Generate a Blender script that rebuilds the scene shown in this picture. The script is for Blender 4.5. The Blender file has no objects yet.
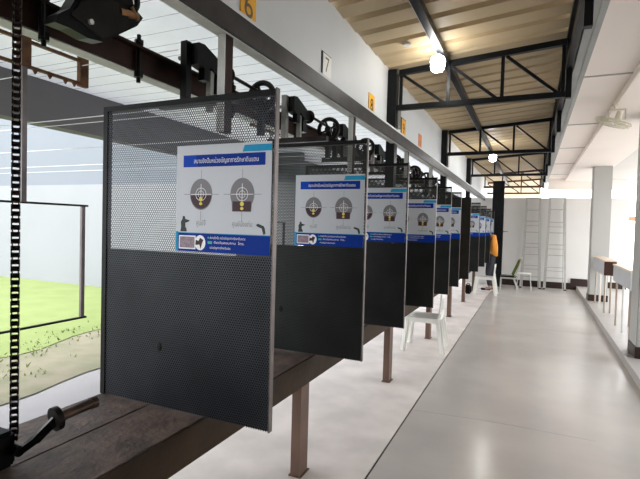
import bpy, bmesh, math, random
from mathutils import Vector, Matrix
random.seed(4)
SC = bpy.context.scene
COL = SC.collection

# ------------------------------------------------------------ camera
H = 1.55
F = 466.704
RM = Matrix(((0.9108188, 0.03743694, -0.41110532),      # world = RM @ (right, down, forward)
             (0.41190359, -0.01659327, 0.91107634),
             (0.02728633, -0.99916122, -0.03053388)))
cam_d = bpy.data.cameras.new('camera'); cam = bpy.data.objects.new('camera', cam_d)
COL.objects.link(cam)
cr = RM @ Vector((1, 0, 0)); cu = RM @ Vector((0, -1, 0)); cb = RM @ Vector((0, 0, -1))
cam.matrix_world = Matrix(((cr.x, cu.x, cb.x, 0), (cr.y, cu.y, cb.y, 0), (cr.z, cu.z, cb.z, H), (0, 0, 0, 1)))
cam_d.sensor_width = 36; cam_d.sensor_fit = 'HORIZONTAL'; cam_d.lens = F / 640 * 36
cam_d.clip_start = 0.05; cam_d.clip_end = 300
SC.camera = cam

# ------------------------------------------------------------ sky, sun, exposure
W = bpy.data.worlds.new('sky'); SC.world = W; W.use_nodes = True
wn = W.node_tree.nodes; bg = wn['Background']
bg.inputs[0].default_value = (0.93, 0.965, 1.0, 1); bg.inputs[1].default_value = 3.2
sun_d = bpy.data.lights.new('sun', 'SUN'); sun_d.energy = 1.2; sun_d.angle = math.radians(25); sun_d.color = (1, .97, .92)
sun = bpy.data.objects.new('sun', sun_d); COL.objects.link(sun)
sun.rotation_euler = (math.radians(25), math.radians(-12), 0)
VS = SC.view_settings
VS.view_transform = 'Standard'; VS.look = 'None'; VS.exposure = 0.95; VS.gamma = 1
VS.use_curve_mapping = False
try:
    SC.cycles.max_bounces = 8; SC.cycles.diffuse_bounces = 5; SC.cycles.transparent_max_bounces = 24
    SC.cycles.sample_clamp_indirect = 6
except Exception: pass

# ------------------------------------------------------------ materials
def mat(name, col, rough=.6, metal=0., var=0., scale=8., bump=0., bscale=60., col2=None, emit=0, spec=.5):
    m = bpy.data.materials.new(name); m.use_nodes = True
    nt = m.node_tree; n = nt.nodes; l = nt.links; p = n['Principled BSDF']
    if max(col) < .12 and spec == .5: spec = .15
    p.inputs['Base Color'].default_value = (*col, 1); p.inputs['Roughness'].default_value = rough
    p.inputs['Metallic'].default_value = metal; p.inputs['Specular IOR Level'].default_value = spec
    tc = n.new('ShaderNodeTexCoord')
    if col2 is None and var: col2 = tuple(max(0, c * (1 - var)) for c in col)
    if col2 is not None:
        no = n.new('ShaderNodeTexNoise'); no.inputs['Scale'].default_value = scale; no.inputs['Detail'].default_value = 6
        l.new(tc.outputs['Object'], no.inputs['Vector'])
        r = n.new('ShaderNodeValToRGB'); r.color_ramp.elements[0].position = .36; r.color_ramp.elements[1].position = .64
        r.color_ramp.elements[0].color = (*col2, 1); r.color_ramp.elements[1].color = (*col, 1)
        l.new(no.outputs['Fac'], r.inputs['Fac']); l.new(r.outputs['Color'], p.inputs['Base Color'])
    if bump:
        nb = n.new('ShaderNodeTexNoise'); nb.inputs['Scale'].default_value = bscale; nb.inputs['Detail'].default_value = 4
        l.new(tc.outputs['Object'], nb.inputs['Vector'])
        b = n.new('ShaderNodeBump'); b.inputs['Strength'].default_value = bump; b.inputs['Distance'].default_value = .01
        l.new(nb.outputs['Fac'], b.inputs['Height']); l.new(b.outputs['Normal'], p.inputs['Normal'])
    if emit:
        p.inputs['Emission Color'].default_value = (*col, 1); p.inputs['Emission Strength'].default_value = emit
    return m

def mth(nt, op, a, b=None, c=None):
    q = nt.nodes.new('ShaderNodeMath'); q.operation = op
    for i, v in enumerate((a, b, c)):
        if v is None: continue
        if isinstance(v, (int, float)): q.inputs[i].default_value = v
        else: nt.links.new(v, q.inputs[i])
    return q.outputs[0]

def perforated(name, col, pitch=.011, rad=.0041, metal=.3, rough=.45):
    """steel sheet with staggered round holes, hole pattern in the panel's own X/Z plane"""
    m = mat(name, col, rough, metal, .35, 3.)
    nt = m.node_tree; n = nt.nodes; l = nt.links
    tc = n.new('ShaderNodeTexCoord'); s = n.new('ShaderNodeSeparateXYZ'); l.new(tc.outputs['Object'], s.inputs[0])
    def cell(ox, oz):
        px, pz = pitch, pitch * 1.732
        x = mth(nt, 'SUBTRACT', mth(nt, 'FRACT', mth(nt, 'ADD', mth(nt, 'DIVIDE', s.outputs[0], px), 50 + ox)), .5)
        z = mth(nt, 'SUBTRACT', mth(nt, 'FRACT', mth(nt, 'ADD', mth(nt, 'DIVIDE', s.outputs[2], pz), 50 + oz)), .5)
        x = mth(nt, 'MULTIPLY', x, px); z = mth(nt, 'MULTIPLY', z, pz)
        return mth(nt, 'SQRT', mth(nt, 'ADD', mth(nt, 'MULTIPLY', x, x), mth(nt, 'MULTIPLY', z, z)))
    d = mth(nt, 'MINIMUM', cell(0, 0), cell(.5, .5))
    hole = mth(nt, 'LESS_THAN', d, rad)
    tr = n.new('ShaderNodeBsdfTransparent'); mx = n.new('ShaderNodeMixShader')
    l.new(hole, mx.inputs[0]); l.new(n['Principled BSDF'].outputs[0], mx.inputs[1]); l.new(tr.outputs[0], mx.inputs[2])
    l.new(mx.outputs[0], n['Material Output'].inputs['Surface'])
    return m

def banded(name, col, seam, axis, pitch, width, rough=.6, var=.08, off=0.):
    """boards or sheets with dark seams every `pitch` along an axis"""
    m = mat(name, col, rough, 0, var, 2.5)
    nt = m.node_tree; n = nt.nodes; l = nt.links; p = n['Principled BSDF']
    tc = n.new('ShaderNodeTexCoord'); s = n.new('ShaderNodeSeparateXYZ'); l.new(tc.outputs['Object'], s.inputs[0])
    f = mth(nt, 'FRACT', mth(nt, 'ADD', mth(nt, 'DIVIDE', s.outputs[axis], pitch), 50 + off))
    g = mth(nt, 'LESS_THAN', f, width / pitch)
    mx = n.new('ShaderNodeMixRGB'); src = p.inputs['Base Color'].links[0].from_socket
    l.new(g, mx.inputs[0]); l.new(src, mx.inputs[1]); mx.inputs[2].default_value = (*seam, 1)
    l.new(mx.outputs[0], p.inputs['Base Color'])
    return m

def translucent(m, f, col):
    """mixes in translucency so daylight from above brightens the surface"""
    n = m.node_tree.nodes; l = m.node_tree.links
    t = n.new('ShaderNodeBsdfTranslucent'); t.inputs[0].default_value = (*col, 1)
    x = n.new('ShaderNodeMixShader'); x.inputs[0].default_value = f
    l.new(n['Principled BSDF'].outputs[0], x.inputs[1]); l.new(t.outputs[0], x.inputs[2])
    l.new(x.outputs[0], n['Material Output'].inputs['Surface'])
M = {}
M['walk'] = mat('polished_concrete', (.54, .495, .46), .20, 0, .12, 1.3, .03, 25, spec=.9)
M['slab'] = mat('rough_concrete', (.68, .61, .57), .6, 0, .20, 2.6, .12, 30)
M['perf_plain'] = mat('painted_brown_sheet', (.022, .018, .014), .5, 0, .3, 6)
M['handle'] = mat('worn_handle', (.10, .065, .05), .4, .5, .4, 20)
M['yard'] = mat('slab_concrete_toned', (.27, .255, .26), .7, 0, .12, 1.5)  # same slab as the bench side, colour darkened to offset outdoor light
M['outside'] = mat('outside_paving', (.62, .60, .57), .8, 0, .1, .4)
M['dirt'] = mat('bare_earth', (.19, .17, .12), .95, 0, 0, 3.5, .4, 14, col2=(.14, .14, .085))
M['grass'] = mat('lawn', (.16, .20, .062), .95, 0, 0, 2.2, .5, 30, col2=(.14, .18, .052))
M['blade'] = mat('grass_blade', (.15, .19, .055), .9, 0, .3, 4)
M['white_wall'] = mat('white_wall', (.22, .225, .24), .8, 0, .05, .8)
M['sky_fill'] = mat('pale_sky_fill', (.142, .156, .18), .8, 0, .05, .5)
M['end_wall'] = mat('end_wall', (.62, .60, .57), .6, 0, .05, 1.2)
M['fascia'] = mat('fascia_board', (.60, .615, .62), .55, 0, .06, 1.5)
M['soffit'] = mat('soffit_paint', (.88, .80, .745), .7, 0, .04, 1)
M['range_ceiling'] = banded('range_ceiling', (.84, .85, .89), (.12, .12, .13), 1, .2, .009, .6, .12)
translucent(M['range_ceiling'], .11, (.50, .52, .56))  # translucency added to brighten the ceiling
M['eave'] = mat('eave_board', (.15, .145, .15), .8, 0, .1, 2)
M['roof'] = mat('roof_sheet', (.56, .43, .26), .6, 0, 0, 1.1, col2=(.42, .335, .21))
M['truss'] = mat('truss_paint', (.012, .013, .015), .35, .2, .3, 6)
M['rust_truss'] = mat('rusty_truss', (.11, .045, .025), .7, .1, .4, 8)
M['beam'] = mat('galvanised_beam', (.055, .05, .047), .45, .4, .35, 7)
M['light_flange'] = mat('pale_flange', (.55, .55, .53), .5, .2, .2, 9)
M['rust_beam'] = mat('rusty_beam', (.032, .014, .010), .65, .3, .4, 12)
M['gutter'] = mat('gutter_grey', (.33, .34, .33), .5, 0, .15, 3)
M['gutter_l'] = mat('gutter_lip', (.52, .53, .50), .5, 0, .1, 3)
M['wood'] = mat('worn_bench_wood', (.16, .108, .088), .6, 0, 0, 9, .6, 35, col2=(.065, .045, .037))
M['apron'] = mat('bench_apron', (.040, .022, .010), .65, .1, .45, 5, .2, 30)
M['post'] = mat('rust_brown_steel', (.125, .068, .044), .55, .2, .3, 5)
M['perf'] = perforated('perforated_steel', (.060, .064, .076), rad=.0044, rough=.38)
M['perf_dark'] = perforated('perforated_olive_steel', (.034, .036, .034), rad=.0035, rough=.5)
M['backing'] = mat('backing_plate', (.003, .003, .004), .5, .2, .3, 6)
M['pframe'] = mat('panel_frame', (.010, .010, .010), .5, .3, .3, 9)
M['pedge'] = mat('panel_edge', (.13, .105, .095), .45, .5, .3, 12)
M['black'] = mat('greasy_black', (.005, .0045, .004), .4, .4, .4, 14)
M['dsteel'] = mat('dark_steel', (.022, .018, .016), .4, .6, .4, 12)
M['grey_steel'] = mat('grey_steel', (.20, .19, .175), .5, .4, .3, 10)
M['brass'] = mat('oily_brass', (.30, .14, .05), .4, .6, .4, 20)
M['chain'] = mat('chain_steel', (.03, .018, .018), .35, .7, .4, 40)
M['rust'] = mat('orange_rust', (.15, .06, .022), .75, .2, .5, 16)
M['rod'] = mat('rod_steel', (.17, .14, .14), .5, .4, .3, 9)
M['wire'] = mat('cable', (.48, .48, .50), .5, .2)
M['paper'] = mat('poster_white', (.50, .515, .56), .4)
M['pb1'] = mat('poster_blue', (.001, .030, .27), .6, spec=.12)
M['pb2'] = mat('poster_bright_blue', (.002, .06, .45), .6, spec=.12)
M['pcy'] = mat('poster_cyan', (.02, .30, .55), .6, spec=.12)
M['pink'] = mat('poster_photo_mauve', (.30, .20, .26), .5, 0, .4, 90)
M['pgrey'] = mat('target_grey', (.16, .145, .16), .5)
M['pdark'] = mat('target_dark', (.06, .03, .038), .5)
M['pyel'] = mat('target_yellow', (.75, .60, .05), .5)
M['pline'] = mat('print_line', (.16, .16, .18), .5)
M['pwhite'] = mat('print_white', (.85, .85, .88), .5)
M['pblack'] = mat('print_black', (.04, .05, .05), .5)
M['pgreen'] = mat('print_green', (.02, .45, .38), .5)
M['plas'] = mat('white_plastic', (.76, .75, .70), .35, 0, .05, 4)
M['alu'] = mat('aluminium', (.42, .41, .385), .4, .35, .1, 9)
M['yel'] = mat('sign_yellow', (.80, .40, .02), .5)
M['oran'] = mat('sign_orange', (.75, .20, .02), .5)
M['swhite'] = mat('sign_white', (.75, .74, .70), .5)
M['sbrown'] = mat('numeral_brown', (.14, .09, .05), .5)
M['sblack'] = mat('numeral_black', (.02, .02, .02), .5)
M['col'] = mat('column_paint', (.38, .372, .35), .55, 0, .05, 1.5)
M['skirt'] = mat('dark_skirting', (.035, .022, .018), .35, 0, .2, 6)
M['platform'] = mat('platform_tile', (.36, .33, .305), .4, 0, .1, 3)
M['counter'] = mat('counter_panel', (.46, .46, .47), .5, 0, .06, 3)
M['ctop'] = mat('counter_top', (.62, .48, .36), .4, 0, .1, 3)
M['cbrown'] = mat('counter_brown', (.045, .02, .014), .45, 0, .2, 5)
M['chrome'] = mat('steel_tube', (.50, .48, .45), .3, .6, .1, 9)
M['brasstube'] = mat('brown_tube', (.34, .27, .21), .4, .3, .1, 9)
M['fan'] = mat('fan_cream', (.66, .62, .50), .5)
M['lamp'] = mat('lamp_glow', (1, .99, .95), .4, emit=28)
M['socket'] = mat('lamp_socket', (.5, .52, .5), .5)
M['skin'] = mat('skin', (.42, .25, .17), .5)
M['shirt'] = mat('dark_shirt', (.02, .022, .028), .8)
M['pants'] = mat('dark_trousers', (.035, .035, .042), .8)
M['vest'] = mat('orange_vest', (.85, .33, .04), .7)
M['hair'] = mat('hair', (.01, .008, .007), .6)
M['olive'] = mat('olive_cushion', (.13, .17, .035), .85, 0, .3, 12)
M['red'] = mat('far_awning_red', (.60, .12, .06), .6)
M['fence'] = mat('far_fence', (.55, .52, .48), .5)

# ------------------------------------------------------------ mesh helpers
class MB:
    def __init__(s): s.bm = bmesh.new()
    def box(s, x0, x1, y0, y1, z0, z1, bev=0, mtx=None):
        c = Vector(((x0 + x1) / 2, (y0 + y1) / 2, (z0 + z1) / 2))
        m = Matrix.Translation(c) @ Matrix.Diagonal((abs(x1 - x0), abs(y1 - y0), abs(z1 - z0), 1))
        if mtx is not None: m = mtx @ m
        r = bmesh.ops.create_cube(s.bm, size=1, matrix=m)
        if bev:
            es = set()
            for v in r['verts']: es.update(v.link_edges)
            bmesh.ops.bevel(s.bm, geom=list(es), offset=bev, segments=2, affect='EDGES', clamp_overlap=True)
        return s
    def tube(s, a, b, r, r2=None, seg=12, caps=True):
        a = Vector(a); b = Vector(b); d = b - a
        q = d.to_track_quat('Z', 'Y').to_matrix().to_4x4()
        bmesh.ops.create_cone(s.bm, cap_ends=caps, segments=seg, radius1=r, radius2=r if r2 is None else r2,
                              depth=d.length, matrix=Matrix.Translation((a + b) / 2) @ q)
        return s
    def bar(s, a, b, w, h, up=(0, 0, 1)):
        """rectangular bar from a to b"""
        a = Vector(a); b = Vector(b); d = (b - a); L = d.length; d.normalize()
        u = Vector(up); sd = d.cross(u)
        if sd.length < 1e-4: sd = d.cross(Vector((0, 1, 0)))
        sd.normalize(); u = sd.cross(d)
        m = Matrix(((sd.x, d.x, u.x, 0), (sd.y, d.y, u.y, 0), (sd.z, d.z, u.z, 0), (0, 0, 0, 1)))
        bmesh.ops.create_cube(s.bm, size=1, matrix=Matrix.Translation((a + b) / 2) @ m @ Matrix.Diagonal((w, L, h, 1)))
        return s
    def path(s, pts, r, seg=8):
        for a, b in zip(pts[:-1], pts[1:]): s.tube(a, b, r, seg=seg)
        for p in pts[1:-1]: s.ball(p, r, 6)
        return s
    def ball(s, c, r, seg=12, sc=(1, 1, 1)):
        bmesh.ops.create_uvsphere(s.bm, u_segments=seg, v_segments=max(4, seg * 2 // 3), radius=r,
                                  matrix=Matrix.Translation(c) @ Matrix.Diagonal((*sc, 1)))
        return s
    def prism(s, pts, axis, a, b):
        """polygon pts (2D) extruded along axis 0/1/2 from a to b"""
        def mk(p, t):
            if axis == 0: return (t, p[0], p[1])
            if axis == 1: return (p[0], t, p[1])
            return (p[0], p[1], t)
        va = [s.bm.verts.new(mk(p, a)) for p in pts]; vb = [s.bm.verts.new(mk(p, b)) for p in pts]
        s.bm.faces.new(va); s.bm.faces.new(vb[::-1])
        for i in range(len(pts)):
            j = (i + 1) % len(pts); s.bm.faces.new((va[j], va[i], vb[i], vb[j]))
        return s
    def ring(s, c, R, r, axis='Y', seg=24, ts=6, arc=(0, 2 * math.pi)):
        n = seg
        vs = []
        full = abs(arc[1] - arc[0] - 2 * math.pi) < 1e-5
        cnt = n if full else n + 1
        for i in range(cnt):
            t = arc[0] + (arc[1] - arc[0]) * i / n
            row = []
            for j in range(ts):
                u = 2 * math.pi * j / ts
                rr = R + r * math.cos(u); h = r * math.sin(u)
                if axis == 'Y': p = (c[0] + rr * math.cos(t), c[1] + h, c[2] + rr * math.sin(t))
                elif axis == 'X': p = (c[0] + h, c[1] + rr * math.cos(t), c[2] + rr * math.sin(t))
                else: p = (c[0] + rr * math.cos(t), c[1] + rr * math.sin(t), c[2] + h)
                row.append(s.bm.verts.new(p))
            vs.append(row)
        for i in range(n):
            a = vs[i]; b = vs[(i + 1) % cnt]
            for j in range(ts): s.bm.faces.new((a[j], a[(j + 1) % ts], b[(j + 1) % ts], b[j]))
        return s
    def build(s, name, m, parent=None, loc=None, smooth=False):
        bmesh.ops.recalc_face_normals(s.bm, faces=s.bm.faces)
        me = bpy.data.meshes.new(name); s.bm.to_mesh(me); s.bm.free()
        if isinstance(m, str): m = M[m]
        me.materials.append(m)
        if smooth:
            for p in me.polygons: p.use_smooth = True
        o = bpy.data.objects.new(name, me); COL.objects.link(o)
        if parent: o.parent = parent
        if loc: o.location = loc
        return o

def tag(o, label=None, cat=None, group=None, kind=None):
    if label: o['label'] = label
    if cat: o['category'] = cat
    if group: o['group'] = group
    if kind: o['kind'] = kind
    return o
def thing(name, label, cat, loc=(0, 0, 0), group=None, rz=0):
    o = bpy.data.objects.new(name, None); COL.objects.link(o); o.location = loc; o.rotation_euler = (0, 0, rz)
    o.empty_display_size = .1
    return tag(o, label, cat, group)
def copy_tree(o, parent=None):
    c = o.copy(); COL.objects.link(c); c.parent = parent
    for ch in o.children: copy_tree(ch, c)
    return c
def struct(name, mb, m): return tag(mb.build(name, m), kind='structure')

def text_mesh(name, s, size, m, parent, loc, facing='-Y', width=None, align='CENTER', ext=.0):
    """printed text as mesh; faces -Y or +X"""
    cu_ = bpy.data.curves.new(name, 'FONT'); cu_.body = s; cu_.size = size; cu_.align_x = align; cu_.align_y = 'CENTER'
    cu_.extrude = ext; cu_.resolution_u = 3
    t = bpy.data.objects.new(name, cu_); COL.objects.link(t)
    bpy.context.view_layer.update()
    dg = bpy.context.evaluated_depsgraph_get()
    me = bpy.data.meshes.new_from_object(t.evaluated_get(dg)); me.name = name
    bpy.data.objects.remove(t)
    w = max((v.co.x for v in me.vertices), default=1) - min((v.co.x for v in me.vertices), default=0)
    k = 1 if not width or w < 1e-6 else width / w
    for v in me.vertices:
        x, y, z = v.co.x * k, v.co.y, v.co.z
        v.co = (x, -z, y) if facing == '-Y' else (z, x, y)
    me.materials.clear(); me.materials.append(M[m])
    o = bpy.data.objects.new(name, me); COL.objects.link(o); o.parent = parent; o.location = loc
    return o

# ============================================================ SETTING
GZ = 0.0
struct('floor', MB().box(-.865, 2.6, -9, 15.2, -.12, 0), 'walk')
struct('floor_bench_side', MB().box(-2.1, -.882, -9, 24, -.13, -.004), 'slab')
struct('floor_yard_side', MB().box(-4.15, -2.1, -9, 24, -.13, -.006), 'yard')
struct('floor_joint', MB().box(-.882, -.865, -9, 14.2, -.12, -.014), 'skirt')
struct('floor_crack', MB().bar((-.86, 3.93, .0), (-.2, 3.99, .0), .004, .002).bar((-.2, 3.99, 0), (.5, 3.985, 0), .003, .002).bar((-.86, 8.1, 0), (1.05, 8.2, 0), .006, .002), 'gutter')
# yard outside: earth strip and lawn (wavy border)
def ground(name, m, x0f, x1f, z, y0=-3, y1=9.0, n=40):
    mb = MB(); pr = None
    for i in range(n + 1):
        y = y0 + (y1 - y0) * i / n
        a = mb.bm.verts.new((x0f(y), y, z)); b = mb.bm.verts.new((x1f(y), y, z))
        if pr: mb.bm.faces.new((pr[0], pr[1], b, a))
        pr = (a, b)
    return mb
e1 = lambda y: -4.05 - .10 * math.sin(y * 1.7) - .06 * math.sin(y * 4.1 + 1)
e2 = lambda y: -5.6 - .35 * math.sin(y * 1.1 + .6) - .12 * math.sin(y * 3.3)
struct('ground_earth', ground('e', None, lambda y: -7, e1, .004), 'dirt')
struct('ground_lawn', ground('g', None, lambda y: -30, e2, .012), 'grass')
struct('ground_far', MB().box(-40, 40, -20, 60, -.4, -.14), 'outside')
# tufts along the lawn border
mb = MB()
for i in range(520):
    y = random.uniform(1.5, 7.2); x = e2(y) + random.gauss(0, .25)
    if random.random() < .12: x = random.uniform(-4.9, -4.3); y = random.uniform(2.2, 3.2)
    h = random.uniform(.02, .06); a = random.uniform(0, 6.28); dx = .012 * math.cos(a); dy = .012 * math.sin(a)
    t = (x + random.uniform(-.03, .03), y + random.uniform(-.03, .03), h)
    v = [mb.bm.verts.new(p) for p in ((x - dx, y - dy, .01), (x + dx, y + dy, .01), t)]
    mb.bm.faces.new(v)
tag(mb.build('grass_tufts', 'blade'), 'short green grass tufts along the edge of the lawn beyond the bench', 'grass', kind='stuff')
struct('wall_shade_right', MB().box(3.6, 3.75, -9, 4.2, -.1, 3.2), 'end_wall')  # unseen wall, added to dim the near walkway
struct('wall_back', MB().box(-4.3, 3.6, -9.12, -9.0, -.1, 3.2), 'end_wall')
# perimeter walls and a stand-in for the sky above them
struct('wall_yard_side', MB().box(-30, -3.95, 7.59, 7.75, -.1, 2.34), 'white_wall')
struct('sky_panel', MB().box(-30, -3.95, 7.76, 7.95, 2.2, 7.5), 'sky_fill')  # added slab, coloured to stand in for the pale sky
struct('wall_yard_back', MB().box(-30.2, -30, -3, 8, -.1, 2.6), 'white_wall')
# roof over the lanes
struct('ceiling_range', ground('c', None, lambda y: -4.5, lambda y: -1.36, 2.90, -9, 24, 2), 'range_ceiling')
struct('trim_eave', MB().box(-4.58, -4.40, -9, 24, 2.47, 2.96), 'eave')
struct('trim_fascia_ledge', MB().box(-1.344, -1.225, -9, 14.1, 2.482, 2.500), 'fascia')
struct('wall_fascia', MB().box(-1.40, -1.345, -9, 24, 2.44, 3.12), 'fascia')
# corrugated roof over the walkway
mb = MB(); prof = []
pitch = .27; y = -9
while y < 27:
    prof += [(y, 0), (y + .15, -.012), (y + .165, .075), (y + .225, .075)]
    y += pitch
rows = []
for (py, pz) in prof:
    rows.append([mb.bm.verts.new((x, py, 3.12 + (x + 1.4) * .085 + pz)) for x in (-1.42, -.6, .30)])
for a, b in zip(rows[:-1], rows[1:]):
    for j in range(2): mb.bm.faces.new((a[j], a[j + 1], b[j + 1], b[j]))
r = mb.build('ceiling_roof_sheets', 'roof'); tag(r, kind='structure')
sm = r.modifiers.new('thick', 'SOLIDIFY'); sm.thickness = .006
# gutter and soffit of the building on the right
struct('trim_gutter', MB().box(.285, .345, -9, 17, 2.96, 3.22).box(.345, .385, -9, 17, 2.955, 2.985), 'gutter')
struct('trim_gutter_lip', MB().box(.345, .392, -9, 17, 2.985, 3.03), 'gutter_l')
struct('ceiling_soffit', MB().box(.385, 3.6, -9, 4.2, 3.03, 3.12).box(.385, 2.3, 4.2, 9.5, 3.03, 3.12).box(.385, 3.2, 9.5, 15.5, 3.03, 3.12), 'soffit')  # outer edge shaped to control the daylight reaching floor and end wall
struct('wall_lintel', MB().box(.385, 2.3, 14.6, 14.75, 2.72, 3.03), 'soffit')
mb = MB()
for yy in (3.1, 5.1, 7.3, 9.3, 11.4, 13.5): mb.box(.39, .80, yy, yy + .012, 3.018, 3.03)
struct('trim_soffit_joint', mb, 'gutter_l')
struct('trim_soffit_beam', MB().box(.80, 1.56, -9, 15.5, 2.955, 3.03, .005), 'soffit')
struct('ceiling_inner', MB().box(1.56, 3.6, -9, 4.2, 2.99, 3.03).box(1.56, 2.3, 4.2, 15.5, 2.99, 3.03), 'end_wall')
# end wall with skirting
struct('wall_end', MB().box(-1.7, 2.30, 14.3, 14.42, -.1, 2.47), 'end_wall')
struct('baseboard_end', MB().box(-1.0, 1.02, 14.265, 14.3, 0, .17).box(1.02, 1.42, 14.265, 14.3, 0.0, .30), 'skirt')
struct('baseboard_platform', MB().box(1.42, 2.3, 14.265, 14.3, .10, .26), 'skirt')
# raised platform on the right
mb = MB(); v = [(1.02, -9), (1.045, 5.5), (1.10, 9.5), (1.16, 14.265), (6.5, 14.265), (6.5, -9)]
struct('floor_platform', mb.prism(v, 2, 0, .10), 'platform')
# door in the end wall (only its lever shows by the dark column)
d = MB().box(-1.62, -.66, 14.285, 14.3, .01, 2.1).build('door_1', 'end_wall'); tag(d, kind='structure')
MB().box(-.78, -.70, 14.262, 14.285, 1.49, 1.54).tube((-.74, 14.235, 1.515), (-.60, 14.235, 1.515), .012).build('door_handle', 'grey_steel', d)
# far white side building

# ============================================================ STEELWORK
hb = thing('steel_beam', 'long grey steel channel under the white fascia, running above all lane dividers', 'beam', (-1.22, 0, 2.38))
MB().box(-.018, .0, -9, 14.1, 0, .10).build('web', 'beam', hb)
MB().box(-.075, -.018, -9, 14.1, -.004, .010).build('lower_flange', 'light_flange', hb)
MB().box(-.12, -.018, -9, 14.1, .094, .10).build('upper_flange', 'light_flange', hb)
rb = thing('steel_beam', 'rust-brown angle beam on the yard side, carrying the dark drive gear over the dividers', 'beam', (-1.8, 0, 2.28))
MB().box(0, .012, -9, 13.5, 0, .115).build('web', 'rust_beam', rb)
MB().box(.012, .05, -9, 13.5, .103, .115).build('upper_flange', 'rust_beam', rb)
MB().box(-.075, 0, -9, 13.5, -.004, .008).build('lower_flange', 'light_flange', rb)
for yy in (1.235, 1.72, 2.5, 3.4, 4.4):
    MB().tube((.03, yy, -.06), (.03, yy, .17), .010, seg=8).tube((.03, yy, -.035), (.03, yy, -.006), .022, seg=6).tube((.03, yy, -.01), (.03, yy, .12), .0102, seg=6).tube((.03, yy, .12), (.03, yy, .145), .022, seg=6).build('bolt', 'black', rb)

# columns
for i, (yy, w, zt, z0, lb) in enumerate(((4.5, .10, 3.1, .74, 'black steel column carrying the nearest roof truss, beside lane sign 8'),
                               (7.55, .12, 3.1, .74, 'black steel column carrying the second roof truss'),
                               (10.7, .12, 3.1, .74, 'black steel column carrying the third roof truss'))):
    t = thing('steel_column', lb, 'column', (-1.30, yy, z0), 'black columns along the fascia')
    MB().box(-.043, .045, 0, w, 0, zt - z0).build('shaft', 'truss', t)
    MB().box(.047, .062, .05, w + .05, 1.8, 2.0).box(.047, .062, .0, w + .02, zt - z0 - .05, zt - z0).build('cleat', 'grey_steel', t)
t = thing('steel_column', 'wide black column standing at the end of the lanes beside the white wall', 'column', (-.84, 13.72, 0))
MB().box(-.16, .14, 0, .16, 0, 2.9).build('shaft', 'truss', t)
MB().box(-.19, .17, -.03, .17, 0, .03).build('base_plate', 'truss', t)

def truss(y, m, label, zt0=3.07, zt1=3.18, zb=2.73, x0=-1.25, x1=.222, tk=.03):
    t = thing('roof_truss', label, 'roof truss', (0, y, zb), 'roof trusses over the walkway')
    a = zt0 - zb; b = zt1 - zb
    top = lambda x: a + (b - a) * (x - x0) / (x1 - x0)
    MB().bar((x0, 0, a), (x1, 0, b), .05, .05).build('top_chord', m, t)
    MB().bar((x0, 0, 0), (x1, 0, 0), .05, .05).build('bottom_chord', m, t)
    n1 = x0 + (x1 - x0) * .33; n2 = x0 + (x1 - x0) * .655
    for x in (x0 + .03, n1, n2, x1 - .02):
        MB().bar((x, 0, .025), (x, 0, top(x) - .02), .03, .03).build('web_post', m, t)
    for xa, xb in ((x0 + .05, n1 - .04), (n1 + .03, n2 - .05), (n2 + .03, x1 - .06)):
        MB().bar((xa, 0, top(xa) - .03), (xb, 0, .02), .026, .026).build('web_brace', m, t)
    return t
truss(4.55, 'truss', 'black steel roof truss nearest the camera, behind the closer glowing lamp')
truss(7.60, 'truss', 'black steel roof truss, second from the camera, in front of the farther lamp')
truss(10.75, 'truss', 'grey-black roof truss, third from the camera, behind the farther lamp')
truss(13.8, 'rust_truss', 'rust-red roof truss just before the white end wall', zb=2.74)
truss(16.2, 'rust_truss', 'rust-red roof truss seen above and beyond the white end wall', zb=2.74, x0=-1.4)
# purlins
pu = thing('steel_purlin', 'long black box purlin under the roof sheets, the lamps hanging beside it', 'beam', (-.78, 0, 3.085))
MB().box(-.03, .03, -9, 18, 0, .060).build('box_section', 'truss', pu)
MB().box(-.036, -.031, -9, 18, .0, .066).build('pale_side', 'light_flange', pu)  # thin pale strip along the left face of the purlin
er = thing('eave_purlin', 'black longitudinal edge beam joining the truss ends beside the grey gutter', 'beam', (.245, 0, 2.72))
MB().box(-.025, .02, -9, 16.5, .48, .54).build('upper_rail', 'truss', er)
MB().box(-.022, .022, -9, 16.5, .22, .30).build('lower_rail', 'truss', er)
k = 0
for yy in (1.5, 3.0, 4.53, 6.05, 7.58, 9.1, 10.73, 12.2, 13.8):
    MB().box(-.02, .025, yy, yy + .05, -.02, .5).build('hanger', 'truss', er)
# hangers from the header beam to the panels
for i, (yy, lb) in enumerate(((1.695, 'nearest two-tone hanger post between the fascia beam and the first divider'),
                 (3.30, 'short hanger post under the fascia beam behind the second divider'),
                 (5.0, 'short hanger post under the fascia beam between lane signs 9 and 10'),
                 (6.35, 'small hanger post under the fascia beam beyond the fifth divider'))):
    t = thing('hanger_post', lb, 'steel post', (-1.245, yy, 1.95), 'hanger posts under the fascia beam')
    MB().box(-.033, .0, .006, .062, 0, .425).build('box_section', 'rust_beam', t)
    MB().box(-.036, .0, 0, .006, 0, .425).build('face_plate', 'light_flange', t)

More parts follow.
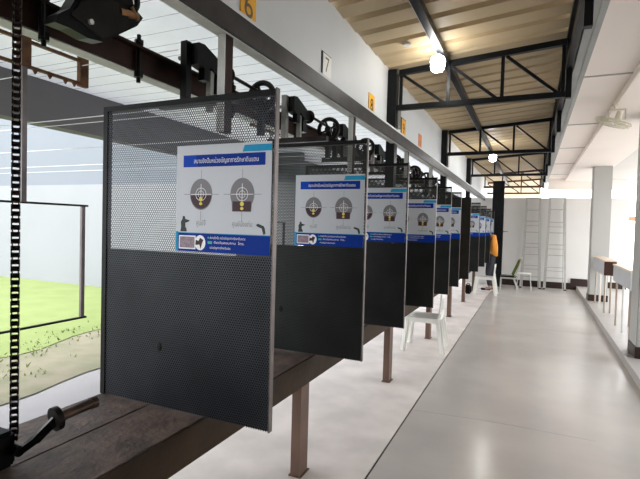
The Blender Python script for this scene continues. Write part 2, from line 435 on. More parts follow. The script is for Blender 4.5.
# ============================================================ BENCH
bt = thing('shooting_bench', 'long dark worn wooden bench on brown steel posts running past every lane', 'bench', (-1.5, 0, 0))
mb = MB()
for i in range(2):
    x0 = -.30 + i * .295
    mb.box(x0 + .0005, x0 + .2945, -1.4, 13.4, .700, .74 - (.001 * (i % 2)), .004)
mb.build('bench_top', 'wood', bt)
MB().box(.2905, .302, -1.4, 13.4, .70, .738).box(.272, .302, -1.4, 13.4, .59, .6995).build('apron', 'apron', bt)
MB().box(-.300, -.272, -1.4, 13.4, .59, .699).build('apron', 'apron', bt)
for yy in (.45, 2.53, 4.50, 6.56, 8.40, 10.30, 12.2):
    MB().box(.200, .262, yy, yy + .11, 0, .699).box(-.25, .2, yy + .03, yy + .08, .62, .699).build('leg', 'post', bt)
    MB().box(.19, .275, yy - .01, yy + .12, 0, .006).build('foot_plate', 'post', bt)

# ============================================================ DIVIDERS + POSTERS
PY = [1.55, 2.63, 3.66, 4.77, 5.83, 6.70, 7.85, 9.35, 10.7, 12.0, 13.15]
ordn = ['nearest', 'second', 'third', 'fourth', 'fifth', 'sixth', 'seventh', 'eighth', 'ninth', 'tenth', 'farthest']
PX0, PX1, PZ0, PZ1 = -1.8, -.892, .742, 2.062
def make_panel():
    t = thing('lane_divider', '', 'divider panel', (PX1, 0, PZ0), 'perforated lane dividers')
    w = PX1 - PX0; h = PZ1 - PZ0
    MB().box(-w + .012, -.006, 0.0, .0015, .0, h - .016).build('perforated_sheet', 'perf', t)
    MB().box(-w + .012, -.006, .008, .011, .002, .676).build('backing_plate', 'backing', t)
    MB().box(-w, -w + .026, -.004, .024, 0, h).box(-w + .026, -.006, -.004, .020, h - .022, h).build('frame', 'pframe', t)
    MB().box(-.006, 0, -.004, .020, 0, h + .004).build('edge_bar', 'pedge', t)
    # a bent dent with a hole in the sheet
    MB().ball((-.56, .0, .262), .016, 8, (1, .2, 1.3)).build('dent', 'black', t)
    return t
desc = ['nearest tall black perforated steel divider with a target poster',
        'second nearest black perforated divider with a target poster',
        'third nearest black perforated divider, beside lane sign 8',
        'fourth nearest black divider, in front of the white plastic chair',
        'fifth nearest black divider, directly above the white plastic chair back',
        'sixth nearest black divider, narrow slice with a poster',
        'brown-black divider without a poster, seventh from the camera',
        'eighth black divider from the camera, first beyond the one without a poster',
        'ninth black divider from the camera, third from the far end',
        'tenth black divider from the camera, beside the person',
        'farthest black divider, beside the person in orange']
p0 = make_panel()
panels = []
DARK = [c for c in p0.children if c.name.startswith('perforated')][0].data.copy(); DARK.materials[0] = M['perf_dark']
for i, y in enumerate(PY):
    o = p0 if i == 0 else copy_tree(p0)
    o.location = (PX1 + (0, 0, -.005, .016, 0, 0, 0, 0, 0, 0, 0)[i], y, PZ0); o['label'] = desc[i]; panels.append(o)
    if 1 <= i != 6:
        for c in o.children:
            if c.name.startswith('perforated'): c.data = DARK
    if i == 6:
        for c in o.children:
            if c.name.startswith('perforated'): c.name = 'plain_sheet'; c.data = c.data.copy(); c.data.materials[0] = M['perf_plain']

def disc(mb, cx, cz, rx, rz, y, n=28, a0=0, a1=2 * math.pi):
    vs = [mb.bm.verts.new((cx + rx * math.cos(a0 + (a1 - a0) * k / n), y, cz + rz * math.sin(a0 + (a1 - a0) * k / n))) for k in range(n + (0 if a1 - a0 > 6.28 else 1))]
    mb.bm.faces.new(vs)
def quad(mb, x0, x1, z0, z1, y):
    mb.bm.faces.new([mb.bm.verts.new(p) for p in ((x0, y, z0), (x1, y, z0), (x1, y, z1), (x0, y, z1))])
def poly(mb, pts, y): mb.bm.faces.new([mb.bm.verts.new((a, y, b)) for a, b in pts])
def arc(mb, cx, cz, R, w, y, n=28):
    vo = []; vi = []
    for k in range(n):
        a = 2 * math.pi * k / n
        vo.append(mb.bm.verts.new((cx + (R + w) * math.cos(a), y, cz + (R + w) * math.sin(a))))
        vi.append(mb.bm.verts.new((cx + R * math.cos(a), y, cz + R * math.sin(a))))
    for k in range(n):
        j = (k + 1) % n; mb.bm.faces.new((vo[k], vo[j], vi[j], vi[k]))

def make_poster():
    # origin at lower-left corner, 0.458 wide x 0.440 high, faces -Y
    W_, H_ = .458, .437
    t = thing('poster', '', 'poster', (0, 0, 0), 'target posters on the dividers')
    MB().box(0, W_, -.002, 0, 0, H_).build('sheet', 'paper', t)
    Y = -.0026
    mb = MB(); poly(mb, [(.035, .348), (.430, .348), (.430, .397), (.035, .397)], Y); tb = mb.build('title_band', 'pb1', t)
    mb = MB(); poly(mb, [(.035, .348), (.11, .348), (.10, .397), (.035, .397)], Y - .0003); mb.build('band_end', 'pb2', tb)
    mb = MB(); poly(mb, [(.325, .402), (.458, .402), (.458, .428), (.335, .428)], Y); mb.build('corner_band', 'pcy', t)
    text_mesh('title_text', 'สนามยิงปืนหน่วยบัญชาการรักษาดินแดน',   .026, 'pwhite', tb, (.245, Y - .0008, .371), width=.31)
    mb = MB(); quad(mb, 0, W_, 0, .076, Y); fb = mb.build('footer_band', 'pb1', t)
    mb = MB(); poly(mb, [(0, 0), (.014, 0), (.014, .082), (0, .082)], Y - .0003); quad(mb, .0, W_, .0755, .0785, Y - .0003); mb.build('footer_accent', 'pcy', fb)
    mb = MB(); quad(mb, .018, .105, .010, .066, Y - .0004); mb.build('photo_border', 'pwhite', fb)
    mb = MB(); quad(mb, .023, .100, .015, .061, Y - .0007); mb.build('photo_print', 'pink', fb)
    mb = MB(); disc(mb, .128, .038, .027, .031, Y - .0004); mb.build('round_badge', 'pwhite', fb)
    mb = MB(); poly(mb, [(.104, .028), (.125, .03), (.132, .012), (.138, .035), (.145, .05), (.128, .058), (.12, .045), (.106, .05)], Y - .0007); mb.build('badge_figure', 'pdark', fb)
    mb = MB(); quad(mb, .166, .188, .035, .046, Y - .0004); disc(mb, .169, .060, .004, .004, Y - .0004, 10); mb.build('contact_icons', 'pgreen', fb)
    text_mesh('contact_text', 'สนามยิงปืน หน่วยบัญชาการรักษาดินแดน', .014, 'pwhite', fb, (.262, Y - .0008, .060), width=.17)
    text_mesh('contact_text', 'ติดต่อสอบถาม  โทร.', .014, 'pwhite', fb, (.270, Y - .0008, .041), width=.145)
    text_mesh('contact_text', 'หน่วยบัญชาการรักษาดินแดน', .013, 'pwhite', fb, (.228, Y - .0008, .020), width=.10)
    # left round target
    for cx, kind in ((.128, 0), (.328, 1)):
        cz = .236
        mb = MB(); disc(mb, cx, cz, .056, .064, Y)
        if kind: poly(mb, [(cx - .046, cz - .068), (cx + .042, cz - .068), (cx + .046, cz - .02), (cx - .050, cz - .02)], Y - .0001)
        tg = mb.build('target', 'pgrey', t)
        mb = MB()
        if kind: poly(mb, [(cx - .044, cz - .068), (cx + .042, cz - .068), (cx + .042, cz - .028), (cx - .044, cz - .028)], Y - .0004)
        else: disc(mb, cx, cz - .004, .052, .055, Y - .0004, 18, math.pi, 2 * math.pi)
        mb.build('target_base', 'pdark', tg)
        mb = MB(); arc(mb, cx, cz, .025, .002, Y - .0007); arc(mb, cx, cz, .013, .0015, Y - .0007)
        quad(mb, cx - .052, cx + .052, cz - .0012, cz + .0012, Y - .0007); quad(mb, cx - .0013, cx + .0013, cz - .03, cz + .042, Y - .0007)
        mb.build('aiming_ring', 'pwhite', tg)
        mb = MB(); disc(mb, cx, cz - .020 - .018 * kind, .009, .009, Y - .001, 14); disc(mb, cx, cz - .038 - .018 * kind, .008, .006, Y - .001, 14)
        mb.build('sight_marks', 'pyel', tg)
        for q in ((cx - .001, cx + .001, cz + .064, cz + .100), (cx - .001, cx + .001, cz - .108, cz - .068), (cx - .088, cx - .056, cz - .001, cz + .001), (cx + .056, cx + .088, cz - .001, cz + .001)):
            mb = MB(); quad(mb, *q, Y); mb.build('cross_line', 'pline', tg)
    text_mesh('caption_text', 'ศูนย์จี้', .028, 'pline', t, (.130, Y, .118), width=.046)
    text_mesh('caption_text', 'ศูนย์นั่งแท่น', .028, 'pline', t, (.330, Y, .118), width=.092)
    # kneeling shooter and pistol silhouettes
    mb = MB(); poly(mb, [(.024, .082), (.058, .082), (.056, .095), (.050, .102), (.050, .118), (.066, .123), (.074, .128), (.050, .134), (.046, .146), (.036, .146), (.034, .134), (.026, .122), (.028, .104)], Y)
    mb.build('shooter_silhouette', 'pblack', t)
    mb = MB(); poly(mb, [(.398, .112), (.420, .104), (.428, .080), (.438, .084), (.434, .106), (.428, .114), (.404, .122), (.394, .118)], Y)
    mb.build('pistol_silhouette', 'pblack', t)
    return t
ps0 = make_poster(); first = True
pl = {0: 'largest target poster, on the nearest divider, whole in view',
      1: 'second largest target poster, on the second nearest divider',
      2: 'target poster on the third divider, its left target partly hidden',
      3: 'target poster on the fourth divider, only its right target whole',
      4: 'narrow visible slice of poster on the fifth divider',
      5: 'very narrow slice of poster just before the divider without a poster',
      7: 'first tiny poster slice beyond the divider without a poster',
      8: 'tiny poster slice on the third divider from the far end',
      9: 'tiny poster slice on the divider beside the person',
      10: 'farthest tiny poster slice, above the orange vest'}
for i, y in enumerate(PY):
    if i not in pl: continue
    o = ps0 if first else copy_tree(ps0); first = False
    o.location = (-1.363 + (0, .002, -.004, .028, .012, .012, 0, 0, 0, 0, 0)[i], y - .0055, 1.427 + (0, -.004, .002, -.022, -.022, -.015, 0, -.01, -.02, -.02, -.02)[i]); o['label'] = pl[i]

# ============================================================ TARGET DRIVE MECHANISMS ABOVE THE DIVIDERS
def make_drive():
    t = thing('target_drive', '', 'pulley drive', (-1.6, 0, 2.13), 'pulley drives above the dividers')
    # base channel lying over the divider top, from rear beam towards the front
    MB().box(-.17, .30, -.02, .02, 0, .035).build('base_channel', 'dsteel', t)
    MB().box(-.10, -.06, .055, .095, .03, .365).build('upright', 'black', t)
    MB().bar((-.035, .22, .03), (-.035, .22, .25), .03, .03).build('upright', 'grey_steel', t)
    MB().prism([(.09, .36), (.14, .365), (.23, .335), (.35, .29), (.36, .235), (.27, .225), (.20, .26), (.16, .24), (.09, .25)], 0, -.07, -.01).build('gear_housing', 'black', t)
    MB().box(-.05, -.01, .24, .30, .13, .22).build('clamp_block', 'black', t); MB().box(-.05, -.01, .14, .18, .18, .25).build('clamp_block', 'black', t)
    MB().tube((-.125, .075, .285), (-.10, .075, .285), .012, seg=8).build('bolt', 'grey_steel', t)
    MB().ring((-.03, .37, .27), .045, .008, 'Y', 20).tube((-.03, .36, .27), (-.03, .38, .27), .040, seg=18).build('sprocket', 'dsteel', t)
    MB().tube((-.03, .33, .285), (-.03, .80, .27), .011, seg=10).build('drive_shaft', 'dsteel', t)
    w = MB().ring((0, .70, .235), .088, .018, 'Y', 26, 8).tube((0, .675, .235), (0, .725, .235), .025, seg=12)
    for q in range(4):
        a = q * math.pi / 2 + .4
        w.bar((0, .70, .235), (.08 * math.cos(a), .70, .235 + .08 * math.sin(a)), .016, .012, (0, 1, 0))
    w.build('pulley_wheel', 'dsteel', t)
    MB().box(.03, .07, .70, .75, .16, .21).box(-.018, .018, .68, .72, -.01, .22).build('wheel_bracket', 'black', t)
    return t
dr0 = make_drive()
dd = ['dark pulley drive with shaft and wheel above the nearest divider',
      'dark pulley drive behind the second divider, its round wheel against the ceiling',
      'dark pulley drive behind the third divider, near the first black column',
      'small pulley drive above the fourth divider',
      'small pulley drive above the fifth divider',
      'tiny pulley drive above the sixth divider',
      'tiny pulley drive above the divider without a poster']
for i in range(7):
    o = dr0 if i == 0 else copy_tree(dr0)
    o.location = (-1.6, PY[i] + .33 - (.06 if i in (2, 3) else 0), 2.13 if i else 2.125); o['label'] = dd[i]
    if i in (1, 3, 5):
        for c in o.children:
            if c.name.startswith('upright'):
                c.data = c.data.copy(); c.data.materials[0] = M['grey_steel']
# the nearest gear box, top left of the picture
t = thing('gear_box', 'large dark gear bracket bolted on the rusty beam at the top left', 'gear box', (-1.66, 1.3, 2.39))
MB().prism([(-.141, -.13), (-.13, -.097), (-.082, -.055), (-.04, .03), (.0, .16), (.20, .17), (.225, .08), (.276, .055), (.243, .007), (.067, -.126), (-.003, -.136), (-.081, -.128)], 0, 0, .06).build('housing', 'black', t)
MB().prism([(-.08, -.08), (.06, -.115), (.20, -.02), (.18, .06), (.0, .05)], 0, .06, .066).build('cover_plate', 'dsteel', t)
MB().tube((.066, .0, -.075), (.078, .0, -.075), .011, seg=6).build('bolt', 'light_flange', t)
MB().tube((.05, .15, .03), (.05, .25, .05), .022, .018, seg=12).tube((.06, .21, .075), (.06, .245, .03), .010).build('grease_coupling', 'brass', t)
MB().ring((.03, .22, .12), .05, .014, 'X', 20).build('pulley_wheel', 'dsteel', t)
t = thing('clamp_bracket', 'small black clamp on the rusty beam left of the large gear bracket', 'clamp', (-1.78, 1.2, 2.39))
MB().box(0, .05, -.09, -.01, 0, .12, .01).build('body', 'black', t)
MB().tube((.02, .02, -.14), (.02, .02, .08), .012, seg=8).build('bolt', 'black', t)

# number signs on the fascia
def sign(s, y0, y1, z0, z1, mp, mn, label, size, grp='lane number signs', bd=None):
    t = thing('number_sign', label, 'sign', (-1.345, (y0 + y1) / 2, z0), grp)
    hw = (y1 - y0) / 2
    pl_ = MB().box(0.001, .006, -hw, hw, 0, z1 - z0).build('plate', mp, t)
    if bd: MB().box(0.006, .008, -hw * .80, hw * .96, (z1 - z0) * .05, (z1 - z0) * .96).build('face', bd, pl_)
    text_mesh('numeral', s, size, mn, pl_, (.0095 if bd else .0075, 0, (z1 - z0) * (.5)), '+X')
sign('6', 1.945, 2.085, 2.535, 2.745, 'yel', 'sbrown', 'orange-yellow sign reading 6 at the top of the fascia', .18)
sign('7', 2.92, 3.08, 2.575, 2.74, 'sblack', 'sbrown', 'small white sign reading 7 on the fascia', .15, bd='swhite')
sign('8', 3.93, 4.09, 2.53, 2.73, 'yel', 'sblack', 'yellow sign reading 8 before the first black column', .16)
sign('9', 5.05, 5.25, 2.53, 2.76, 'sblack', 'sblack', 'dark framed yellow sign reading 9 past the first black column', .16, bd='yel')
sign('10', 5.93, 6.10, 2.53, 2.75, 'oran', 'sbrown', 'plain orange sign on the fascia past the yellow 9', .09)

# ============================================================ CHAIN, CRANK, TARGET CARRIER
ch = MB(); z = .06; k = 0
while z < 2.2:
    # roller chain: rollers, alternating wide/narrow side plates
    ch.tube((-.012, 0, z), (.012, 0, z), .0085, seg=8)
    o = .0115 if k % 2 else .0088
    for q in (-1, 1):
        ch.box(q * o - .0014, q * o + .0014, -.0095, .0095, z - .008, z + .031)
    z += .023; k += 1
c = ch.build('roller_chain', 'chain', None, (-1.565, 1.0, .742)); c.rotation_euler = (0, 0, math.radians(52))
tag(c, 'dark roller chain hanging straight down at the left edge of the picture', 'chain')

cr_ = thing('hand_crank', 'dark hand crank with disc and steel handle lying over the bench top', 'crank', (-1.56, .96, .742))
MB().box(-.14, .065, -.24, .005, 0, .118, .012).build('gear_case', 'black', cr_)
MB().tube((.06, -.005, .058), (.095, -.005, .058), .018, seg=12).bar((.09, -.006, .056), (.118, .045, .090), .020, .022).bar((.112, .035, .082), (.141, .085, .138), .020, .026).build('crank_arm', 'black', cr_)
MB().tube((.138, .078, .138), (.141, .096, .140), .040, seg=24).build('disc', 'dsteel', cr_)
MB().tube((.141, .09, .140), (.148, .215, .148), .017, .018, seg=16).tube((.148, .212, .148), (.149, .234, .1485), .021, seg=16).build('handle', 'handle', cr_)

tf = thing('target_carrier', 'rusty target carrier with hanging rod and open rectangular frame over the lawn', 'target carrier', (-2.6, 1.70, .9))
mb = MB()
for z0, z1 in ((1.625, 1.64), (1.485, 1.50)): mb.box(-.012, .012, -.9, .385, z0, z1)
mb.build('trolley_rails', 'rust', tf)
MB().box(-.01, .02, .34, .40, 1.475, 1.665).ring((.02, .37, 1.57), .022, .007, 'X', 16).build('end_plate', 'rust', tf)
MB().box(-.02, .02, -.03, .03, 1.49, 1.78).box(-.02, .03, .0, .12, 1.66, 1.70).build('hanger_block', 'rust', tf)
MB().ball((0, 0, 1.80), .035, 10).box(-.03, .03, -.035, .035, 1.74, 1.80).build('pulley', 'black', tf)
MB().box(-.012, .012, -.014, .014, .735, 1.49).build('rod', 'rod', tf)
MB().box(-.008, .008, -.42, .42, .727, .739).build('frame_top', 'dsteel', tf)
for yy in (-.385, .385): MB().box(-.009, .009, yy - .012, yy + .012, .025, .727).build('frame_side', 'rod', tf)
MB().box(-.008, .008, -.42, .415, .013, .025).build('frame_bottom', 'dsteel', tf)
for q, yy in enumerate((.05, .14, .24, .30)): MB().prism([(yy, 1.486), (yy + .03, 1.486), (yy + .015, 1.462)], 0, -.006, .006).build('hook', 'rust', tf)
# second, farther carrier seen through the second divider
t2 = thing('target_carrier', 'distant open rectangular target frame seen through the second divider', 'target carrier', (-2.6, 4.4, .9))
MB().box(-.008, .008, -.36, .37, .66, .672).box(-.008, .008, -.36, .37, .013, .025).box(-.009, .009, -.35, -.325, .0, .66).box(-.009, .009, .325, .35, .0, .66).build('frame', 'dsteel', t2)
MB().box(-.012, .012, -.014, .014, .66, 1.65).build('rod', 'rod', t2)
MB().box(-.012, .012, -.4, .4, 1.63, 1.66).build('trolley_rails', 'rust', t2)
# lane cables
for i, (yy, zz) in enumerate(((1.35, 2.50), (2.05, 2.50), (2.35, 2.27), (3.0, 2.42), (3.35, 2.27), (4.05, 2.42), (4.4, 2.27), (5.4, 2.34))):
    c = MB().tube((-1.82, yy, zz), (-11.5, yy + .02, zz), .0035, seg=5).build('lane_cable', 'wire')
    tag(c, 'thin pale cable running out over the lawn', 'cable', 'cables over the lanes')

# ============================================================ LAMPS
def lamp(x, y, z, label, dx=0):
    t = thing('hanging_lamp', label, 'lamp', (x, y, z), 'lamps under the roof')
    MB().tube((0, 0, 0), (0, 0, .075), .058, .064, seg=24).tube((0, 0, .075), (0, 0, .10), .064, .05, seg=24).tube((0, 0, -.02), (0, 0, 0), .042, .058, seg=24).build('bulb', 'lamp', t)
    MB().tube((0, 0, .10), (0, 0, .13), .03, .02, seg=16).build('socket', 'socket', t)
    MB().tube((0, 0, .12), (dx, 0, 3.088 - z), .008).build('bracket', 'truss', t)
lamp(-.80, 4.18, 2.95, 'bright white lamp bulb nearest the camera, under the roof purlin')
lamp(-.700, 9.30, 2.850, 'second bright lamp bulb farther down the walkway roof', -.08)
MB2 = MB().tube((-1.03, 4.0, 3.117), (-1.03, 4.0, 3.135), .035, seg=16); o = MB2.build('junction_box', 'light_flange')
tag(o, 'small round pale fitting on the roof sheets left of the nearer lamp', 'junction box')

# ============================================================ RIGHT SIDE: COLUMNS, COUNTERS, FAN
def rcol(x, y, w, d_, label):
    t = thing('pillar', label, 'pillar', (x, y, .10), 'white pillars on the platform')
    MB().box(0, w, 0, d_, 0, 2.856, .01).build('shaft', 'col', t)
    MB().box(-.012, w + .012, -.012, d_ + .012, 0, .135, .004).build('base_band', 'skirt', t)
    return t
pA = rcol(1.165, 6.45, .42, .42, 'large white square pillar at the right edge, nearest the camera')
pB = rcol(1.17, 11.4, .34, .34, 'farther white square pillar with dark base at the end of the curb')
MB().box(.10, .30, -.012, 0, 1.02, 1.22).build('notice_plate', 'counter', pA)
def counter(y0, y1, label, cap, z0=.80, z1=1.05, x0=1.22, x1=1.50):
    t = thing('rail_counter', label, 'counter', (x0, y0, 0), 'rail counters between the pillars')
    L = y1 - y0; w = x1 - x0
    MB().box(0, w, .0, L, z0, z1 - .012, .004).build('box_panel', 'counter', t)
    MB().box(-.01, w + .01, -.01, L + .01, z1 - .012, z1 + .012, .003).build('top', 'ctop', t)
    MB().box(0, w, -.008, -.001, z0, z1 - .012).build('end_panel', cap, t)
    n = max(2, int(L / .6) + 1)
    for q in range(n):
        yy = .12 + (L - .24) * q / (n - 1)
        for xx in (.04, w - .06): MB().tube((xx, yy, .10), (xx, yy, z0), .014, seg=10).build('post', 'chrome' if q % 2 else 'brasstube', t)
    return t
counter(7.30, 8.70, 'nearer grey boxed rail counter on steel posts behind the large pillar', 'counter')
counter(9.72, 11.25, 'farther rail counter with dark brown end panel on steel posts', 'cbrown', z0=.79, x1=1.41)
# slatted fence seen between posts
t = thing('slat_fence', 'low bright slatted railing seen behind the nearer rail counter', 'fence', (1.95, 7.9, .10))
mb = MB()
for q in range(12): mb.box(0, .02, 0, 2.2, .05 + q * .065, .075 + q * .065)
mb.build('slats', 'fence', t)
for yy in (0, 1.1, 2.18): MB().box(.02, .05, yy, yy + .04, 0, .85).build('post', 'brasstube', t)

# orbit fan
fx, fy, fz = .785, 6.0, 2.81
t = thing('ceiling_fan', 'small cream swivel fan hanging from the white soffit beside the large pillar', 'fan', (fx, fy, fz))
MB().tube((0, 0, .08), (0, 0, .145), .007).tube((0, 0, .136), (0, 0, .146), .03, seg=16).build('drop_rod', 'fan', t)
mb = MB()
for a, b in (((-.06, 0, .09), (.10, 0, .09)), ((-.06, 0, .09), (-.06, 0, -.02)), ((.10, 0, .09), (.10, 0, -.02))): mb.bar(a, b, .014, .014, (0, 1, 0))
mb.build('yoke', 'fan', t)
rot = Matrix.Rotation(math.radians(18), 4, 'Y') @ Matrix.Rotation(math.radians(12), 4, 'X')
mb = MB(); mb.tube((.03, 0, -.03), (.05, 0, .07), .035, .03, seg=16); mb.build('motor', 'fan', t)
mb = MB()
for R_, h in ((.185, -.045), (.17, -.075), (.12, -.09), (.06, -.095), (.17, -.02), (.10, -.01)):
    mb.ring((0, 0, h), R_, .004, 'Z', 28, 5)
for q in range(14):
    a = q * math.pi / 7
    mb.path([(.03 * math.cos(a), .03 * math.sin(a), -.005), (.17 * math.cos(a), .17 * math.sin(a), -.02), (.185 * math.cos(a), .185 * math.sin(a), -.045), (.12 * math.cos(a), .12 * math.sin(a), -.09), (.02 * math.cos(a), .02 * math.sin(a), -.097)], .0025, 4)
bmesh.ops.transform(mb.bm, matrix=rot, verts=mb.bm.verts); mb.build('guard', 'fan', t)
mb = MB()
for q in range(3):
    a = q * 2.094 + .3; m = Matrix.Rotation(a, 4, 'Z') @ Matrix.Rotation(.35, 4, 'X')
    mb.box(.02, .155, -.045, .045, -.052, -.048, 0, m)
bmesh.ops.transform(mb.bm, matrix=rot, verts=mb.bm.verts); mb.build('blades', 'fan', t)

# ============================================================ CHAIRS
def monobloc(label, loc, rz):
    """white moulded chair, faces local -X; origin on floor at centre"""
    t = thing('plastic_chair', label, 'chair', loc, None, rz)
    mb = MB()
    # seat
    n = 8; g = []
    for i in range(n + 1):
        u = i / n; row = []
        for j in range(n + 1):
            v = j / n; x = -.22 + .43 * u; y = (-.215 + .43 * v) * (1 - .10 * u)
            dz = -.020 * math.sin(math.pi * v) * math.sin(math.pi * min(1, u * 1.1)) - (.02 if i == 0 else 0)
            row.append(mb.bm.verts.new((x, y, .43 + dz)))
        g.append(row)
    for i in range(n):
        for j in range(n): mb.bm.faces.new((g[i][j], g[i + 1][j], g[i + 1][j + 1], g[i][j + 1]))
    s = mb.build('seat', 'plas', t, smooth=True); so = s.modifiers.new('t', 'SOLIDIFY'); so.thickness = .03; so.offset = -1
    mb = MB().box(-.225, .20, -.215, -.195, .37, .425).box(-.225, .20, .195, .215, .37, .425).box(-.225, -.205, -.2, .2, .37, .42)
    mb.build('seat_rim', 'plas', t)
    for sx, sy in ((-1, -1), (-1, 1), (1, -1), (1, 1)):
        mb = MB(); x0 = .185 * sx; y0 = .185 * sy; x1 = .235 * sx + (.02 if sx > 0 else 0); y1 = .225 * sy
        a = Vector((x0, y0, .42)); b = Vector((x1, y1, 0))
        mb.bar(a, b, .07, .018, (1, 0, 0)).bar(a, b, .018, .07, (1, 0, 0))
        mb.build('leg', 'plas', t)
    # backrest with vertical slots
    mb = MB()
    for j in range(6):
        v = -.17 + .34 * j / 5
        mb.bar((.19 + .0, v, .42), (.215, v * 1.02, .72), .036 if j in (0, 5) else .03, .014, (1, 0, 0))
    mb.bar((.212, -.195, .695), (.212, .195, .695), .02, .07, (0, 0, 1)).bar((.205, -.18, .47), (.205, .18, .47), .018, .05)
    mb.build('backrest', 'plas', t)
    return t
monobloc('white moulded plastic chair pushed under the bench at the fifth divider', (-1.20, 6.03, 0), .05)
monobloc('distant white plastic chair at the bench before the person', (-.955, 11.85, 0), 0)
t = thing('bag', 'small black bag on the floor beside the distant white plastic chair', 'bag', (-1.33, 11.7, 0))
MB().box(-.08, .08, -.06, .06, 0, .22, .03).build('body', 'black', t)
MB().ring((0, 0, .21), .04, .008, 'Y', 16, 6, (0, math.pi)).build('strap', 'black', t)

# metal chair with olive cushion
t = thing('metal_chair', 'pale metal-framed chair with black seat and olive cushion before the end wall', 'chair', (-.47, 12.9, 0))
MB().box(-.20, .18, -.19, .19, .36, .40, .015).build('seat', 'black', t)
for sy in (-.18, .18):
    MB().path([(-.19, sy, .36), (-.20, sy, 0)], .011).build('leg', 'alu', t)
    MB().path([(.10, sy, .36), (.24, sy, 0)], .011).build('leg', 'alu', t)
MB().path([(.14, -.18, .37), (.29, -.18, .86), (.29, .18, .86), (.14, .18, .37)], .012).build('back_frame', 'alu', t)
MB().path([(-.19, -.18, .34), (.12, -.18, .34), (.12, .18, .34), (-.19, .18, .34), (-.19, -.18, .34)], .010).build('seat_frame', 'alu', t)
rr = Matrix.Translation((.165, 0, .61)) @ Matrix.Rotation(math.radians(22), 4, 'Y')
MB().box(-.04, .03, -.17, .17, -.22, .24, .025, rr).build('back_cushion', 'olive', t)
# small table/stool behind
t = thing('stool', 'pale low metal stool between the olive chair and the ladders', 'stool', (-.12, 13.35, 0))
MB().box(-.17, .17, -.15, .15, .42, .445, .006).build('seat', 'plas', t)
for sx in (-1, 1):
    for sy in (-1, 1): MB().tube((sx * .14, sy * .12, .42), (sx * .18, sy * .15, 0), .011).build('leg', 'alu', t)

# ============================================================ LADDERS
def ladder(x, w0, w1, label, rungs, y=13.98):
    t = thing('step_ladder', label, 'ladder', (x, y, 0), 'aluminium step ladders against the end wall')
    zt = 2.46; top = lambda z, s: s * (w1 + (w0 - w1) * z / zt) / 2
    yf = lambda z: -.12 + .22 * z / zt
    for s in (-1, 1):
        MB().bar((s * w1 / 2, yf(0), 0), (s * w0 / 2, yf(zt), zt), .05, .022, (0, 1, 0)).build('front_rail', 'alu', t)
        MB().bar((s * (w1 / 2 - .04), .16, 0), (s * (w0 / 2 - .02), .18, zt - .15), .02, .03, (0, 1, 0)).build('rear_rail', 'alu', t)
    for z in rungs:
        MB().box(top(z, -1), top(z, 1), yf(z) - .035, yf(z) + .035, z - .014, z + .010).build('step', 'alu', t)
    for z in rungs[1::2]:
        MB().bar((top(z, -1) + .03, .165, z - .12), (top(z, 1) - .03, .165, z - .12), .012, .018).build('rear_brace', 'alu', t)
    MB().box(-w0 / 2 - .01, w0 / 2 + .01, .04, .20, zt - .03, zt, .004).build('top_cap', 'alu', t)
    for s in (-1, 1): MB().box(s * w1 / 2 - .03, s * w1 / 2 + .03, -.15, -.09, 0, .03).build('foot', 'skirt', t)
ladder(.03, .33, .48, 'left of the two tall aluminium step ladders at the end wall', [.32, .62, .92, 1.22, 1.52, 1.82, 2.12])
ladder(.62, .36, .50, 'right of the two tall aluminium step ladders at the end wall', [.32, .60, .92, 1.20, 1.52, 1.80, 2.14])

# ============================================================ PERSON
def skin_body(name, verts, edges, radii, m, parent, root=0, sub=2):
    me = bpy.data.meshes.new(name); me.from_pydata([Vector(v) for v in verts], edges, []); me.materials.append(M[m])
    o = bpy.data.objects.new(name, me); COL.objects.link(o); o.parent = parent
    o.modifiers.new('skin', 'SKIN')
    if not me.skin_vertices: me.skin_vertices.new()
    for i, r_ in enumerate(radii):
        d_ = me.skin_vertices[0].data[i]; d_.radius = (r_, r_) if not isinstance(r_, tuple) else r_; d_.use_root = (i == root)
    s_ = o.modifiers.new('sub', 'SUBSURF'); s_.levels = sub; s_.render_levels = sub
    return o
pt = thing('person', 'person in dark clothes and orange vest standing at the farthest lanes', 'person', (-.90, 12.62, 0))
# faces -X, leaning slightly over the bench
V = [(0, 0, .92), (.0, 0, 1.05), (-.04, 0, 1.22), (-.08, 0, 1.38), (-.11, 0, 1.47), (-.14, 0, 1.56), (-.15, 0, 1.66), (-.14, 0, 1.73),
     (0, -.10, .86), (-.05, -.11, .48), (.0, -.11, .09), (-.12, -.11, .035),
     (.02, .10, .86), (.0, .12, .48), (.09, .12, .09), (-.03, .12, .035),
     (-.08, -.18, 1.37), (-.12, -.22, 1.10), (-.32, -.17, 1.02), (-.38, -.15, 1.01),
     (-.08, .18, 1.37), (-.12, .22, 1.10), (-.32, .17, 1.02), (-.38, .15, 1.01)]
Eg = [(0, 1), (1, 2), (2, 3), (3, 4), (4, 5), (5, 6), (6, 7), (0, 8), (8, 9), (9, 10), (10, 11), (0, 12), (12, 13), (13, 14), (14, 15),
      (3, 16), (16, 17), (17, 18), (18, 19), (3, 20), (20, 21), (21, 22), (22, 23)]
Rr = [.12, .11, .12, .12, .05, .07, .085, .05, .085, .06, .042, .035, .085, .06, .042, .035, .055, .042, .032, .025, .055, .042, .032, .025]
skin_body('body', V, Eg, Rr, 'skin', pt)
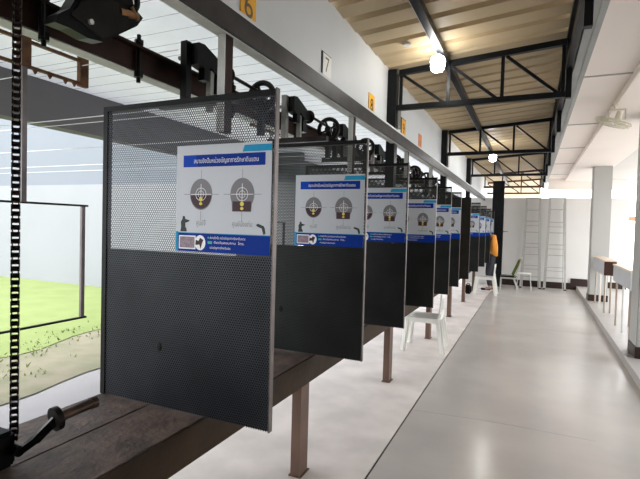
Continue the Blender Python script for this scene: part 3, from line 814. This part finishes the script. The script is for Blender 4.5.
# fingers
for sy, ys in ((-1, -.15), (1, .15)):
    fv = [(-.38, ys, 1.01)]; fe = []; fr = [.022]
    for q in range(4):
        b = len(fv); o_ = (q - 1.5) * .017; ln = (.075, .085, .08, .065)[q]
        fv += [(-.42, ys + o_, 1.01), (-.42 - ln * .5, ys + o_, 1.0), (-.42 - ln, ys + o_, .985)]; fr += [.010, .0085, .007]
        fe += [(0, b), (b, b + 1), (b + 1, b + 2)]
    b = len(fv); fv += [(-.40, ys - sy * .035, 1.0), (-.44, ys - sy * .045, .995)]; fr += [.010, .008]; fe += [(0, b), (b, b + 1)]
    skin_body('hand', fv, fe, fr, 'skin', pt, 0, 1)
skin_body('trousers', [V[0], V[8], V[9], (0, -.11, .12), V[12], V[13], (.08, .12, .12), (0, 0, 1.0)], [(7, 0), (0, 1), (1, 2), (2, 3), (0, 4), (4, 5), (5, 6)],
          [.135, .10, .078, .060, .10, .078, .060, .13], 'pants', pt)
skin_body('shirt', [(0, 0, .98), V[1], V[2], V[3], (-.095, 0, 1.43), V[16], V[17], (-.25, -.19, 1.04), V[20], V[21], (-.25, .19, 1.04)],
          [(0, 1), (1, 2), (2, 3), (3, 4), (3, 5), (5, 6), (6, 7), (3, 8), (8, 9), (9, 10)],
          [.14, .13, .14, .14, .07, .075, .058, .048, .075, .058, .048], 'shirt', pt)
vest = MB(); 
for i in range(12): pass
vest.prism([(.0, .93), (.150, .88), (.145, 1.15), (.09, 1.42), (-.0, 1.44), (-.02, 1.38), (-.02, 1.10), (-.01, .95)], 1, -.155, .155)
bmesh.ops.bevel(vest.bm, geom=list(vest.bm.edges), offset=.04, segments=3, affect='EDGES', clamp_overlap=True)
vest.build('vest', 'vest', pt, smooth=True)
MB().ball((-.125, 0, 1.70), .105, 16, (1, .88, 1.0)).build('hair', 'hair', pt, smooth=True)
MB().ball((-.235, 0, 1.645), .016, 8).build('nose', 'skin', pt)
mb = MB()
for s in (-1, 1): mb.ball((-.225, s * .033, 1.675), .011, 8)
mb.build('eyes', 'hair', pt)
MB().box(-.232, -.220, -.022, .022, 1.598, 1.605).build('mouth', 'cbrown', pt)
for s in (-1, 1): MB().ball((-.145, s * .088, 1.65), .025, 8, (.8, .4, 1.3)).build('ear', 'skin', pt)
for x, y in ((-.06, -.11), (.03, .12)):
    MB().box(x - .17, x + .10, y - .045, y + .045, .018, .075, .025).build('shoe', 'sblack', pt)
    MB().box(x - .17, x + .10, y - .045, y + .045, 0, .018, .004).build('shoe_sole', 'pwhite', pt)

# far outside: bright awning seen past the pillar
t = thing('awning', 'small orange-red awning far outside beyond the pillars', 'awning', (3.6, 19, 2.0))
MB().box(-1.2, 1.8, 0, .8, 0, .14).build('canopy', 'red', t)
for x in (-1.15, 1.7): MB().tube((x, .05, -2.14), (x, .05, 0), .03).build('post', 'fence', t)
